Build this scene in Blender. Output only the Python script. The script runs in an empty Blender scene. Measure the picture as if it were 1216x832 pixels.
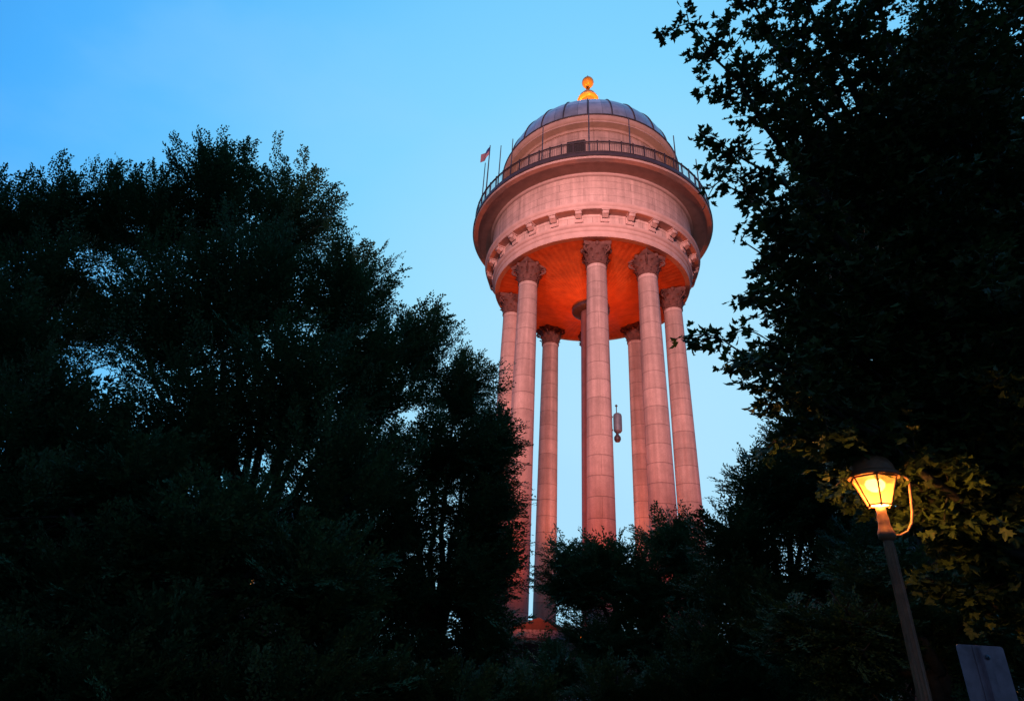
import bpy, bmesh, math, random
import numpy as np
from mathutils import Vector, Matrix
R_ = math.radians
PI = math.pi
C = bpy.context.scene.collection
sc = bpy.context.scene

# ------------------------------------------------------------------ camera
FPX, PITCH, ROLL, EYE = 699.3, 0.47107, 0.055524, 1.6
Fv = np.array([0, math.cos(PITCH), math.sin(PITCH)])
_U = np.array([0, -math.sin(PITCH), math.cos(PITCH)]); _R = np.array([1.0, 0, 0])
Rv = _R*math.cos(ROLL) + _U*math.sin(ROLL); Uv = _U*math.cos(ROLL) - _R*math.sin(ROLL)
cam_d = bpy.data.cameras.new('camera'); cam = bpy.data.objects.new('camera', cam_d); C.objects.link(cam)
cam.matrix_world = Matrix(((Rv[0], Uv[0], -Fv[0], 0), (Rv[1], Uv[1], -Fv[1], 0), (Rv[2], Uv[2], -Fv[2], EYE), (0, 0, 0, 1)))
cam_d.sensor_width = 36; cam_d.lens = 36*FPX/1216; cam_d.clip_start = 0.05; cam_d.clip_end = 4000
sc.camera = cam

# ------------------------------------------------------------------ dusk sky
SKY_STRENGTH = 0.10
w = bpy.data.worlds.new('World'); sc.world = w; w.use_nodes = True
nt = w.node_tree; N = nt.nodes; L = nt.links
N.clear()
out = N.new('ShaderNodeOutputWorld'); bg = N.new('ShaderNodeBackground')
sky = N.new('ShaderNodeTexSky'); sky.sky_type = 'NISHITA'; sky.sun_disc = False
sky.sun_elevation = R_(2.0); sky.sun_rotation = R_(200)
sky.air_density = 1.0; sky.dust_density = 0.6; sky.ozone_density = 3.0
tc = N.new('ShaderNodeTexCoord'); sep = N.new('ShaderNodeSeparateXYZ'); L.new(tc.outputs['Generated'], sep.inputs[0])
# the afterglow: paler and brighter low in front, deeper overhead, dark behind
dotn = N.new('ShaderNodeVectorMath'); dotn.operation = 'DOT_PRODUCT'; L.new(tc.outputs['Generated'], dotn.inputs[0])
dotn.inputs[1].default_value = (0.206, 0.941, 0.27)
ramp = N.new('ShaderNodeValToRGB'); L.new(dotn.outputs['Value'], ramp.inputs[0])
cr = ramp.color_ramp
cr.elements[0].position = 0.0; cr.elements[0].color = (0.030, 0.085, 0.19, 1)
cr.elements[1].position = 1.0; cr.elements[1].color = (0.45, 0.785, 1.0, 1)
for p_, c_ in ((0.30, (0.046, 0.27, 0.74, 1)), (0.50, (0.071, 0.434, 1.0, 1)), (0.61, (0.107, 0.515, 1.0, 1)), (0.71, (0.185, 0.61, 1.0, 1)), (0.80, (0.235, 0.675, 1.0, 1)), (0.90, (0.345, 0.75, 1.0, 1))):
    e = cr.elements.new(p_); e.color = c_
# thin high cloud
mp = N.new('ShaderNodeMapping'); L.new(tc.outputs['Generated'], mp.inputs[0]); mp.inputs['Scale'].default_value = (1.2, 2.2, 3.2); mp.inputs['Rotation'].default_value = (0.2, 0.5, 0.3)
cl = N.new('ShaderNodeTexNoise'); L.new(mp.outputs[0], cl.inputs['Vector']); cl.inputs['Scale'].default_value = 1.6; cl.inputs['Detail'].default_value = 5; cl.inputs['Roughness'].default_value = 0.5
cmr = N.new('ShaderNodeMapRange'); cmr.interpolation_type = 'SMOOTHSTEP'; L.new(cl.outputs['Fac'], cmr.inputs[0])
cmr.inputs[1].default_value = 0.45; cmr.inputs[2].default_value = 0.75; cmr.inputs[3].default_value = 0.0; cmr.inputs[4].default_value = 0.22
cm = N.new('ShaderNodeMix'); cm.data_type = 'RGBA'; L.new(cmr.outputs[0], cm.inputs[0]); L.new(ramp.outputs[0], cm.inputs[6]); cm.inputs[7].default_value = (0.36, 0.68, 1.0, 1)
sc10 = N.new('ShaderNodeVectorMath'); sc10.operation = 'SCALE'; L.new(cm.outputs[2], sc10.inputs[0]); sc10.inputs['Scale'].default_value = 10.62
add = N.new('ShaderNodeMix'); add.data_type = 'RGBA'; add.inputs[0].default_value = 0.94
L.new(sky.outputs[0], add.inputs[6]); L.new(sc10.outputs[0], add.inputs[7])
L.new(add.outputs[2], bg.inputs['Color']); bg.inputs['Strength'].default_value = SKY_STRENGTH
L.new(bg.outputs[0], out.inputs[0])
vs = sc.view_settings
vs.view_transform = 'Standard'; vs.look = 'None'; vs.exposure = 0.0; vs.gamma = 1.0; vs.use_curve_mapping = False
sc.cycles.use_denoising = True; sc.cycles.max_bounces = 6; sc.cycles.diffuse_bounces = 3; sc.cycles.sample_clamp_indirect = 4.0

# tower numbers (metres): axis, ring of columns
TX, TY = 5.778, 38.156
def ray(u, v):
    return Fv + Rv*((u-608)/FPX) + Uv*((416-v)/FPX)
def at(u, v, Y):                                   # a photo pixel at ground distance Y
    d = ray(u, v); return d*(Y/d[1]) + np.array([0, 0, EYE])
def mpp(p):                                        # metres per photo pixel at a point
    return float((np.asarray(p)-np.array([0, 0, EYE])) @ Fv)/FPX

# ------------------------------------------------------------------ materials
def newmat(name):
    m = bpy.data.materials.new(name); m.use_nodes = True
    nt = m.node_tree; b = nt.nodes['Principled BSDF']
    return m, nt, nt.nodes, nt.links, b
def plain(name, col, rough=0.6, metal=0.0, var=0.25, scale=3.0, bump=0.0, spec=0.4):
    m, nt, N, L, b = newmat(name)
    tc = N.new('ShaderNodeTexCoord'); n = N.new('ShaderNodeTexNoise'); L.new(tc.outputs['Object'], n.inputs['Vector'])
    n.inputs['Scale'].default_value = scale; n.inputs['Detail'].default_value = 7; n.inputs['Roughness'].default_value = 0.65
    r = N.new('ShaderNodeValToRGB'); L.new(n.outputs['Fac'], r.inputs[0])
    r.color_ramp.elements[0].position = 0.3; r.color_ramp.elements[1].position = 0.72
    r.color_ramp.elements[0].color = tuple(c*(1-var) for c in col)+(1,); r.color_ramp.elements[1].color = tuple(min(1, c*(1+var)) for c in col)+(1,)
    L.new(r.outputs[0], b.inputs['Base Color'])
    b.inputs['Roughness'].default_value = rough; b.inputs['Metallic'].default_value = metal; b.inputs['Specular IOR Level'].default_value = spec
    if bump:
        bp = N.new('ShaderNodeBump'); L.new(n.outputs['Fac'], bp.inputs['Height']); bp.inputs['Strength'].default_value = bump; bp.inputs['Distance'].default_value = 0.03
        L.new(bp.outputs[0], b.inputs['Normal'])
    return m
def masonry(name, col, bw, bh, mortar=0.012, dark=0.55, var=0.10, stain=0.30):
    """stone blocks laid on the UV map (metres), weathered"""
    m, nt, N, L, b = newmat(name)
    tc = N.new('ShaderNodeTexCoord'); br = N.new('ShaderNodeTexBrick'); L.new(tc.outputs['UV'], br.inputs['Vector'])
    br.inputs['Scale'].default_value = 1.0; br.inputs['Brick Width'].default_value = bw; br.inputs['Row Height'].default_value = bh
    br.inputs['Mortar Size'].default_value = mortar; br.inputs['Mortar Smooth'].default_value = 0.25
    br.inputs['Color1'].default_value = tuple(c*(1-var) for c in col)+(1,); br.inputs['Color2'].default_value = tuple(min(1, c*(1+var)) for c in col)+(1,)
    br.inputs['Mortar'].default_value = tuple(c*dark for c in col)+(1,)
    n1 = N.new('ShaderNodeTexNoise'); L.new(tc.outputs['Object'], n1.inputs['Vector']); n1.inputs['Scale'].default_value = 0.9; n1.inputs['Detail'].default_value = 8; n1.inputs['Roughness'].default_value = 0.7
    mp = N.new('ShaderNodeMapping'); L.new(tc.outputs['Object'], mp.inputs[0]); mp.inputs['Scale'].default_value = (3.0, 3.0, 0.12)
    n2 = N.new('ShaderNodeTexNoise'); L.new(mp.outputs[0], n2.inputs['Vector']); n2.inputs['Scale'].default_value = 1.2; n2.inputs['Detail'].default_value = 6
    n3 = N.new('ShaderNodeTexNoise'); L.new(tc.outputs['Object'], n3.inputs['Vector']); n3.inputs['Scale'].default_value = 14; n3.inputs['Detail'].default_value = 5
    a = N.new('ShaderNodeMath'); a.operation = 'MULTIPLY'; L.new(n1.outputs['Fac'], a.inputs[0]); L.new(n2.outputs['Fac'], a.inputs[1])
    mr = N.new('ShaderNodeMapRange'); L.new(a.outputs[0], mr.inputs[0]); mr.inputs[1].default_value = 0.12; mr.inputs[2].default_value = 0.36; mr.inputs[3].default_value = 1-stain; mr.inputs[4].default_value = 1.08
    mr3 = N.new('ShaderNodeMapRange'); L.new(n3.outputs['Fac'], mr3.inputs[0]); mr3.inputs[1].default_value = 0.3; mr3.inputs[2].default_value = 0.7; mr3.inputs[3].default_value = 0.90; mr3.inputs[4].default_value = 1.08
    mm = N.new('ShaderNodeMath'); mm.operation = 'MULTIPLY'; L.new(mr.outputs[0], mm.inputs[0]); L.new(mr3.outputs[0], mm.inputs[1])
    s = N.new('ShaderNodeVectorMath'); s.operation = 'SCALE'; L.new(br.outputs['Color'], s.inputs[0]); L.new(mm.outputs[0], s.inputs['Scale'])
    L.new(s.outputs[0], b.inputs['Base Color']); b.inputs['Roughness'].default_value = 0.85; b.inputs['Specular IOR Level'].default_value = 0.2
    h = N.new('ShaderNodeMath'); h.operation = 'SUBTRACT'; L.new(n3.outputs['Fac'], h.inputs[0]); L.new(br.outputs['Fac'], h.inputs[1])
    bp = N.new('ShaderNodeBump'); L.new(h.outputs[0], bp.inputs['Height']); bp.inputs['Strength'].default_value = 0.5; bp.inputs['Distance'].default_value = 0.02
    L.new(bp.outputs[0], b.inputs['Normal'])
    return m
def leaf_mat(name, dark, light, trans=0.12, rough=0.55):
    m, nt, N, L, b = newmat(name)
    at_ = N.new('ShaderNodeAttribute'); at_.attribute_name = 'tone'
    r = N.new('ShaderNodeValToRGB'); L.new(at_.outputs['Fac'], r.inputs[0])
    r.color_ramp.elements[0].color = dark+(1,); r.color_ramp.elements[1].color = light+(1,)
    L.new(r.outputs[0], b.inputs['Base Color']); b.inputs['Roughness'].default_value = rough; b.inputs['Specular IOR Level'].default_value = 0.25
    t = N.new('ShaderNodeBsdfTranslucent'); L.new(r.outputs[0], t.inputs['Color'])
    mx = N.new('ShaderNodeMixShader'); mx.inputs[0].default_value = trans
    L.new(b.outputs[0], mx.inputs[1]); L.new(t.outputs[0], mx.inputs[2]); L.new(mx.outputs[0], N['Material Output'].inputs['Surface'])
    return m
def glow(name, col, strength):
    m, nt, N, L, b = newmat(name)
    b.inputs['Base Color'].default_value = col+(1,); b.inputs['Emission Color'].default_value = col+(1,); b.inputs['Emission Strength'].default_value = strength
    return m

STONE = (0.50, 0.33, 0.285)
M = {}
M['drum'] = masonry('tower_stone_blocks', STONE, 3.4, 0.62, 0.022, 0.66, .06, .36)
M['column'] = masonry('tower_column_stone', STONE, 400.0, 1.15, 0.024, 0.55, 0.10, .34)
M['trim'] = plain('tower_trim_stone', (0.47, 0.30, 0.26), 0.85, 0, 0.16, 1.4, 0.3, 0.2)
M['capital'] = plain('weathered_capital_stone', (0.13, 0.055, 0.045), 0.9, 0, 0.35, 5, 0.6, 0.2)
M['iron'] = plain('dark_painted_iron', (0.045, 0.028, 0.032), 0.5, 0.0, 0.3, 4, 0.1, 0.4)
M['steel'] = plain('grey_steel', (0.10, 0.10, 0.12), 0.45, 0.5, 0.2, 4)
M['gold'] = plain('gilded_copper', (0.80, 0.36, 0.06), 0.42, 0.12, 0.15, 3, 0.1)
M['bark'] = plain('tree_bark', (0.06, 0.045, 0.035), 0.9, 0, 0.4, 9, 0.9, 0.1)
M['zelkova'] = leaf_mat('small_green_leaves', (0.030, 0.075, 0.030), (0.070, 0.150, 0.055))
M['conebroad'] = leaf_mat('olive_green_leaves', (0.030, 0.062, 0.022), (0.075, 0.120, 0.038))
M['maple'] = leaf_mat('maple_leaves', (0.030, 0.046, 0.012), (0.085, 0.11, 0.025), 0.18)
M['spill_lit'] = leaf_mat('spill_lit_green_leaves', (0.042, 0.110, 0.045), (0.090, 0.180, 0.070))  # brighter green stands in for lamp and flood spill on the low tree
M['door'] = plain('dark_door', (0.03, 0.02, 0.02), 0.6)
M['lamp_paint'] = plain('brown_lamp_paint', (0.30, 0.115, 0.055), 0.45, 0.2, 0.3, 14, 0.2, 0.5)
M['sign_metal'] = plain('galvanised_sign_back', (0.36, 0.22, 0.25), 0.5, 0.2, 0.35, 7, 0.1)
M['grass'] = plain('grass', (0.035, 0.055, 0.022), 0.9, 0, 0.4, 2.5, 0.8, 0.1)
M['asphalt'] = plain('asphalt', (0.05, 0.05, 0.052), 0.85, 0, 0.25, 20, 0.5, 0.2)
M['roof'] = plain('slate_roof', (0.06, 0.055, 0.06), 0.8, 0, 0.3, 4, 0.3)
M['brick'] = masonry('house_brick', (0.26, 0.13, 0.09), 0.24, 0.08, 0.008, 1.5, 0.2)
M['white'] = plain('white_paint', (0.6, 0.58, 0.54), 0.6)
M['flag'] = None

# dome: metal sheets with weather tones
def dome_mat():
    m, nt, N, L, b = newmat('dome_sheet_metal')
    tc = N.new('ShaderNodeTexCoord'); br = N.new('ShaderNodeTexBrick'); L.new(tc.outputs['UV'], br.inputs['Vector'])
    br.offset = 0.0; br.inputs['Scale'].default_value = 1.0; br.inputs['Brick Width'].default_value = 1.0; br.inputs['Row Height'].default_value = 0.34
    br.inputs['Mortar Size'].default_value = 0.006; br.inputs['Color1'].default_value = (0.24, 0.26, 0.33, 1); br.inputs['Color2'].default_value = (0.38, 0.40, 0.48, 1); br.inputs['Mortar'].default_value = (0.05, 0.06, 0.08, 1)
    n = N.new('ShaderNodeTexNoise'); L.new(tc.outputs['Object'], n.inputs['Vector']); n.inputs['Scale'].default_value = 1.5; n.inputs['Detail'].default_value = 6
    mr = N.new('ShaderNodeMapRange'); L.new(n.outputs['Fac'], mr.inputs[0]); mr.inputs[1].default_value = .3; mr.inputs[2].default_value = .7; mr.inputs[3].default_value = .75; mr.inputs[4].default_value = 1.2
    s = N.new('ShaderNodeVectorMath'); s.operation = 'SCALE'; L.new(br.outputs['Color'], s.inputs[0]); L.new(mr.outputs[0], s.inputs['Scale'])
    L.new(s.outputs[0], b.inputs['Base Color']); b.inputs['Metallic'].default_value = 0.35; b.inputs['Roughness'].default_value = 0.32
    return m
M['dome'] = dome_mat()
def flag_mat():
    m, nt, N, L, b = newmat('flag_cloth')
    tc = N.new('ShaderNodeTexCoord'); sx = N.new('ShaderNodeSeparateXYZ'); L.new(tc.outputs['UV'], sx.inputs[0])
    st = N.new('ShaderNodeMath'); st.operation = 'MULTIPLY'; L.new(sx.outputs['Y'], st.inputs[0]); st.inputs[1].default_value = 6.5
    fr = N.new('ShaderNodeMath'); fr.operation = 'FRACT'; L.new(st.outputs[0], fr.inputs[0])
    gt = N.new('ShaderNodeMath'); gt.operation = 'GREATER_THAN'; L.new(fr.outputs[0], gt.inputs[0]); gt.inputs[1].default_value = 0.5
    mx = N.new('ShaderNodeMix'); mx.data_type = 'RGBA'; L.new(gt.outputs[0], mx.inputs[0]); mx.inputs[6].default_value = (0.35, 0.03, 0.06, 1); mx.inputs[7].default_value = (0.5, 0.4, 0.45, 1)
    a1 = N.new('ShaderNodeMath'); a1.operation = 'LESS_THAN'; L.new(sx.outputs['X'], a1.inputs[0]); a1.inputs[1].default_value = 0.42
    a2 = N.new('ShaderNodeMath'); a2.operation = 'GREATER_THAN'; L.new(sx.outputs['Y'], a2.inputs[0]); a2.inputs[1].default_value = 0.48
    a3 = N.new('ShaderNodeMath'); a3.operation = 'MULTIPLY'; L.new(a1.outputs[0], a3.inputs[0]); L.new(a2.outputs[0], a3.inputs[1])
    m2 = N.new('ShaderNodeMix'); m2.data_type = 'RGBA'; L.new(a3.outputs[0], m2.inputs[0]); L.new(mx.outputs[2], m2.inputs[6]); m2.inputs[7].default_value = (0.03, 0.04, 0.18, 1)
    L.new(m2.outputs[2], b.inputs['Base Color']); b.inputs['Roughness'].default_value = 0.8
    return m
M['flag'] = flag_mat()
def bowl_mat():
    """ribbed plaster under the tank: fine radial joints"""
    m, nt, N, L, b = newmat('radial_plaster')
    tc = N.new('ShaderNodeTexCoord'); sx = N.new('ShaderNodeSeparateXYZ'); L.new(tc.outputs['UV'], sx.inputs[0])
    mu = N.new('ShaderNodeMath'); mu.operation = 'MULTIPLY'; L.new(sx.outputs['X'], mu.inputs[0]); mu.inputs[1].default_value = 2*PI*96
    sn = N.new('ShaderNodeMath'); sn.operation = 'SINE'; L.new(mu.outputs[0], sn.inputs[0])
    n = N.new('ShaderNodeTexNoise'); L.new(tc.outputs['Object'], n.inputs['Vector']); n.inputs['Scale'].default_value = 1.5; n.inputs['Detail'].default_value = 7
    ad = N.new('ShaderNodeMath'); ad.operation = 'MULTIPLY_ADD'; L.new(sn.outputs[0], ad.inputs[0]); ad.inputs[1].default_value = 0.07; L.new(n.outputs['Fac'], ad.inputs[2])
    r = N.new('ShaderNodeValToRGB'); L.new(ad.outputs[0], r.inputs[0]); r.color_ramp.elements[0].position = .25; r.color_ramp.elements[1].position = .8
    r.color_ramp.elements[0].color = (.40, .075, .012, 1); r.color_ramp.elements[1].color = (.66, .135, .022, 1)  # orange of the uplights is put into the base colour too
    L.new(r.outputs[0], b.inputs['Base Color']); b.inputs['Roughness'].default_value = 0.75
    bp = N.new('ShaderNodeBump'); L.new(ad.outputs[0], bp.inputs['Height']); bp.inputs['Strength'].default_value = .8; bp.inputs['Distance'].default_value = .05; L.new(bp.outputs[0], b.inputs['Normal'])
    return m
M['bowl'] = bowl_mat()

# ------------------------------------------------------------------ mesh helpers
class MB:
    def __init__(s): s.v = []; s.f = []; s.uv = []; s.sm = []
    def add(s, vs, fs, smooth=False, uvs=None):
        o = len(s.v); s.v += [tuple(map(float, p)) for p in vs]
        for k, f in enumerate(fs):
            s.f.append(tuple(i+o for i in f)); s.sm.append(smooth)
            s.uv += list(uvs[k]) if uvs else [(0.0, 0.0)]*len(f)
    def box(s, c, size, rz=0.0, mat=None):
        x, y, z = [d/2 for d in size]; ca, sa = math.cos(rz), math.sin(rz)
        vs = []
        for dz in (-z, z):
            for dx, dy in ((-x, -y), (x, -y), (x, y), (-x, y)):
                p = Vector((dx*ca-dy*sa+c[0], dx*sa+dy*ca+c[1], dz+c[2])); vs.append(mat @ p if mat else p)
        F = [(0, 3, 2, 1), (4, 5, 6, 7), (0, 1, 5, 4), (1, 2, 6, 5), (2, 3, 7, 6), (3, 0, 4, 7)]
        X, Y, Z = size
        dims = [(X, Y), (X, Y), (X, Z), (Y, Z), (X, Z), (Y, Z)]
        s.add(vs, F, False, [((0, 0), (a, 0), (a, b), (0, b)) for a, b in dims])
    def lathe(s, prof, n=64, c=(0, 0, 0), a0=0.0, a1=2*PI, smooth=True, uscale=None, caps=(False, False)):
        """prof: list of (r, z); sharp corners where a point is repeated"""
        closed = abs(a1-a0-2*PI) < 1e-6
        m = n if closed else n+1
        i0 = 0
        segs = []; cur = [prof[0]]
        for q in prof[1:]:
            if q == cur[-1]: segs.append(cur); cur = [q]
            else: cur.append(q)
        segs.append(cur)
        for sg in segs:
            if len(sg) < 2: continue
            vs = []; ln = [0.0]
            for k in range(1, len(sg)): ln.append(ln[-1]+math.hypot(sg[k][0]-sg[k-1][0], sg[k][1]-sg[k-1][1]))
            vert = abs(sg[-1][1]-sg[0][1]) > abs(sg[-1][0]-sg[0][0])
            rm = uscale if uscale is not None else max(p[0] for p in sg)*2*PI
            for r, z in sg:
                for k in range(m):
                    t = a0+(a1-a0)*k/n; vs.append((c[0]+r*math.sin(t), c[1]-r*math.cos(t), c[2]+z))
            fs = []; uvs = []
            for j in range(len(sg)-1):
                for k in range(n):
                    k2 = (k+1) % m
                    fs.append((j*m+k, j*m+k2, (j+1)*m+k2, (j+1)*m+k))
                    v0, v1 = (sg[j][1], sg[j+1][1]) if vert else (ln[j], ln[j+1])
                    uvs.append(((k/n*rm, v0), ((k+1)/n*rm, v0), ((k+1)/n*rm, v1), (k/n*rm, v1)))
            s.add(vs, fs, smooth, uvs)
        for which, (r, z) in ((0, prof[0]), (1, prof[-1])):
            if caps[which] and r > 1e-4:
                vs = [(c[0]+r*math.sin(2*PI*k/n), c[1]-r*math.cos(2*PI*k/n), c[2]+z) for k in range(n)]
                s.add(vs, [tuple(range(n)) if which else tuple(range(n-1, -1, -1))])
    def tube(s, pts, radii, n=8, smooth=True, cap=True):
        pts = [np.asarray(p, float) for p in pts]; m = len(pts)
        if np.isscalar(radii): radii = [radii]*m
        vs = []; ref = None
        for i in range(m):
            t = pts[min(i+1, m-1)]-pts[max(i-1, 0)]; t = t/(np.linalg.norm(t)+1e-9)
            if ref is None: ref = np.array([0, 0, 1.0]) if abs(t[2]) < .9 else np.array([1.0, 0, 0])
            a = np.cross(t, ref); a /= np.linalg.norm(a)+1e-9; b = np.cross(t, a); ref = np.cross(a, t)
            for k in range(n):
                th = 2*PI*k/n; vs.append(pts[i]+radii[i]*(a*math.cos(th)+b*math.sin(th)))
        fs = [(i*n+k, i*n+(k+1) % n, (i+1)*n+(k+1) % n, (i+1)*n+k) for i in range(m-1) for k in range(n)]
        fs = [f[::-1] for f in fs]
        s.add(vs, fs, smooth)
        if cap: s.add(vs[:n], [tuple(range(n))]); s.add(vs[-n:], [tuple(range(n-1, -1, -1))])
    def build(s, name, mat, parent=None, loc=None):
        me = bpy.data.meshes.new(name); me.from_pydata(s.v, [], s.f)
        uvl = me.uv_layers.new(name='UVMap'); uvl.data.foreach_set('uv', np.array(s.uv, dtype=np.float32).ravel())
        me.polygons.foreach_set('use_smooth', np.array(s.sm, dtype=bool))
        me.materials.append(mat); me.validate(); me.update()
        o = bpy.data.objects.new(name, me); C.objects.link(o)
        if parent: o.parent = parent
        if loc is not None: o.location = loc
        return o
def thing(name, label, cat, loc=(0, 0, 0), rz=0.0, group=None):
    o = bpy.data.objects.new(name, None); C.objects.link(o); o.location = loc; o.rotation_euler = (0, 0, rz); o.empty_display_size = 0.3
    o['label'] = label; o['category'] = cat
    if group: o['group'] = group
    return o
def tag(o, label, cat, group=None):
    o['label'] = label; o['category'] = cat
    if group: o['group'] = group
    return o
def structure(o): o['kind'] = 'structure'; return o

# ------------------------------------------------------------------ ground
g = MB(); n = 40
g.add([(-1500, -1500, 0), (1500, -1500, 0), (1500, 1500, 0), (-1500, 1500, 0)], [(0, 1, 2, 3)])
structure(g.build('ground', M['grass']))
pv = masonry('plaza_paving', (0.32, 0.22, 0.19), 0.6, 0.6, 0.012, 0.6, 0.12)
pz = MB(); pz.lathe([(0.01, 0), (16.5, 0)], 96, (0, 0, 0), smooth=False); 
po = structure(pz.build('plaza', pv, None, (TX, TY, 0.006)))
for poly in po.data.polygons: pass
uv = po.data.uv_layers[0].data
for lp in po.data.loops:
    c = po.data.vertices[lp.vertex_index].co; uv[lp.index].uv = (c.x, c.y)
po.data.flip_normals()
pa = MB(); pa.add([(-60, 2.5, .004), (60, 2.5, .004), (60, 4.6, .004), (-60, 4.6, .004)], [(0, 1, 2, 3)], False, [((0, 0), (120, 0), (120, 2.1), (0, 2.1))])
structure(pa.build('footpath', M['asphalt']))
rd = MB(); rd.add([(-300, -8, .004), (300, -8, .004), (300, 1.1, .004), (-300, 1.1, .004)], [(0, 1, 2, 3)])
structure(rd.build('road', M['asphalt']))
kb = MB(); kb.box((0, 1.19, 0.06), (600, 0.18, 0.12)); structure(kb.build('kerb', plain('kerb_concrete', (.3, .29, .28), .8)))

# ------------------------------------------------------------------ water tower
Z0 = EYE                                            # fitted heights are above the eye
H = lambda h: h+Z0
tw = thing('water_tower', 'tall pink stone water tower on columns with a grey dome and gold finial', 'water tower', (TX, TY, 0))
PT = 2.15                                           # podium top
pod = MB()
pod.lathe([(8.6, 0), (8.6, .35), (8.6, .35), (8.1, .35), (8.1, .35), (8.0, .55), (7.7, .6), (7.7, .6), (7.7, 1.75), (7.7, 1.75), (8.05, 1.85), (8.15, 1.98), (8.15, PT), (8.15, PT), (0.01, PT)], 96)
pod.build('podium', M['drum'], tw)
# columns: ring radius 6, angles measured from the photograph
PHI = -0.16782
ANG = [PHI+R_(a)+j for a, j in ((-45, -.002), (0, .0866), (45, -.0762), (90, -.015), (-135, -.169), (135, .154), (-90, .022), (180, .03))]
HS = H(24.43)                                       # underside of ring beam
RT, RB = .655, .80
CAPB = HS-1.55                                      # bottom of the capital
cm_ = MB(); prof = []
zc0 = PT+.62
for k in range(15):
    t = k/14; r = RB+(RT-RB)*(t**1.25); prof.append((r, zc0+(CAPB-zc0)*t))
cm_.lathe(prof, 32)
base = MB()
base.box((0, 0, PT+.10), (1.95, 1.95, .20))
base.lathe([(.97, PT+.2), (1.02, PT+.27), (.97, PT+.36), (.88, PT+.39), (.87, PT+.46), (.92, PT+.5), (.92, PT+.56), (.81, PT+.62)], 32)
cap = MB()
cap.lathe([(RT+.005, CAPB-.05), (RT+.07, CAPB-.03), (RT+.07, CAPB+.05), (RT+.0, CAPB+.08)], 32)
cap.lathe([(RT-.02, CAPB+.06), (RT+.0, CAPB+.5), (RT+.10, CAPB+.95), (RT+.30, CAPB+1.25)], 32)
def acanthus(mb, ang, z0, h, w, r0, lean):
    ca, sa = math.cos(ang), math.sin(ang); vs = []; K = 6
    for k in range(K+1):
        t = k/K
        rr = r0+lean*(t**2.2)*1.0+.03; zz = z0+h*t-(.28*h*max(0, t-.72)**1.0*3.0 if t > .72 else 0)
        ww = w*(.75+.5*math.sin(PI*min(t*1.1, 1)))*(1-.55*t**3)*(1+.12*(-1)**k)
        for q, dd in ((-1, -.03), (-.5, .035), (0, .0), (.5, .035), (1, -.03)):
            lx = q*ww/2; lr = rr+dd
            vs.append((lr*sa+lx*ca, -lr*ca+lx*sa, zz))
    fs = [(k*5+q, k*5+q+1, k*5+q+6, k*5+q+5) for k in range(K) for q in range(4)]
    mb.add(vs, fs, True)
for k in range(8):
    acanthus(cap, k*PI/4, CAPB+.07, .58, .44, RT-.01, .26)
    acanthus(cap, k*PI/4+PI/8, CAPB+.40, .66, .42, RT+.01, .34)
for k in range(4):                                  # corner volutes and rosettes
    a = PI/4+k*PI/2; ca, sa = math.cos(a), math.sin(a)
    pts = []; 
    for i in range(15):
        t = i/14; th = -PI/2+t*2.6*PI; rr = .20*(1-.72*t)
        pts.append(((1.02+rr*math.cos(th)*1.0)*sa, -(1.02+rr*math.cos(th))*ca, CAPB+1.08+rr*math.sin(th)))
    cap.tube([(.7*sa, -.7*ca, CAPB+.62), (.86*sa, -.86*ca, CAPB+.82)]+pts, [.05, .065]+[.075-.003*i for i in range(15)], 6)
    b_ = k*PI/2; cb, sb = math.cos(b_), math.sin(b_)
    cap.lathe([(0.005, .16), (.13, .10), (.15, 0), (.12, -.1), (0.005, -.16)], 10, (.92*sb, -.92*cb, CAPB+1.32))
# abacus: concave-sided slab
av = []; ring_ = []
for k in range(4):
    a = PI/4+k*PI/2; a2 = a+PI/2
    p = np.array([math.sin(a), -math.cos(a)])*1.34; q = np.array([math.sin(a2), -math.cos(a2)])*1.34
    for i in range(8):
        t = (i+.35)/8.7; m_ = p+(q-p)*t; m_ = m_*(1-.17*math.sin(PI*t)); ring_.append(m_)
nn = len(ring_)
for zz, s_ in ((CAPB+1.25, .93), (CAPB+1.33, 1.0), (CAPB+1.55, 1.03)):
    av += [(p[0]*s_, p[1]*s_, zz) for p in ring_]
fs = [(j*nn+i, j*nn+(i+1) % nn, (j+1)*nn+(i+1) % nn, (j+1)*nn+i) for j in range(2) for i in range(nn)]
fs += [tuple(range(nn-1, -1, -1)), tuple(range(2*nn, 3*nn))]
cap.add(av, fs)
first = None
for a in ANG:
    loc = (6*math.sin(a), -6*math.cos(a), 0)
    if first is None:
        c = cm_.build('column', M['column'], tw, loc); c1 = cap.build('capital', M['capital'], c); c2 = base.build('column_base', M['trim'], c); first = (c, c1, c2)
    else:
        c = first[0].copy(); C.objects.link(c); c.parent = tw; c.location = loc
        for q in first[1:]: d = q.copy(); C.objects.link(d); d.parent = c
    c.rotation_euler = (0, 0, a)
# central riser pipe
rz = MB(); rz.lathe([(.74, PT), (.74, HS+.2)], 32); ri = rz.build('riser', plain('shaded_riser_red', (.20, .075, .06), .6, 0, .2, 1.5), tw)  # dark red base colour holds the shade on the riser
fl = MB(); fl.lathe([(.76, HS-1.52), (1.28, HS-1.46), (1.42, HS-1.40), (1.42, HS-1.30), (1.28, HS-1.18), (1.28, HS-.9)], 32); fl.build('flange', M['iron'], ri)
# bowl under the tank
bw = MB(); prof = []
for k in range(25):
    t = (k/24)**1.15; r = 6.97*t+.02; prof.append((r, HS-.005-1.45*(1-t)**1.45))
bw.lathe(prof, 128, uscale=1.0)
bo = bw.build('tank_bowl', M['bowl'], tw); bo.data.flip_normals()
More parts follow.
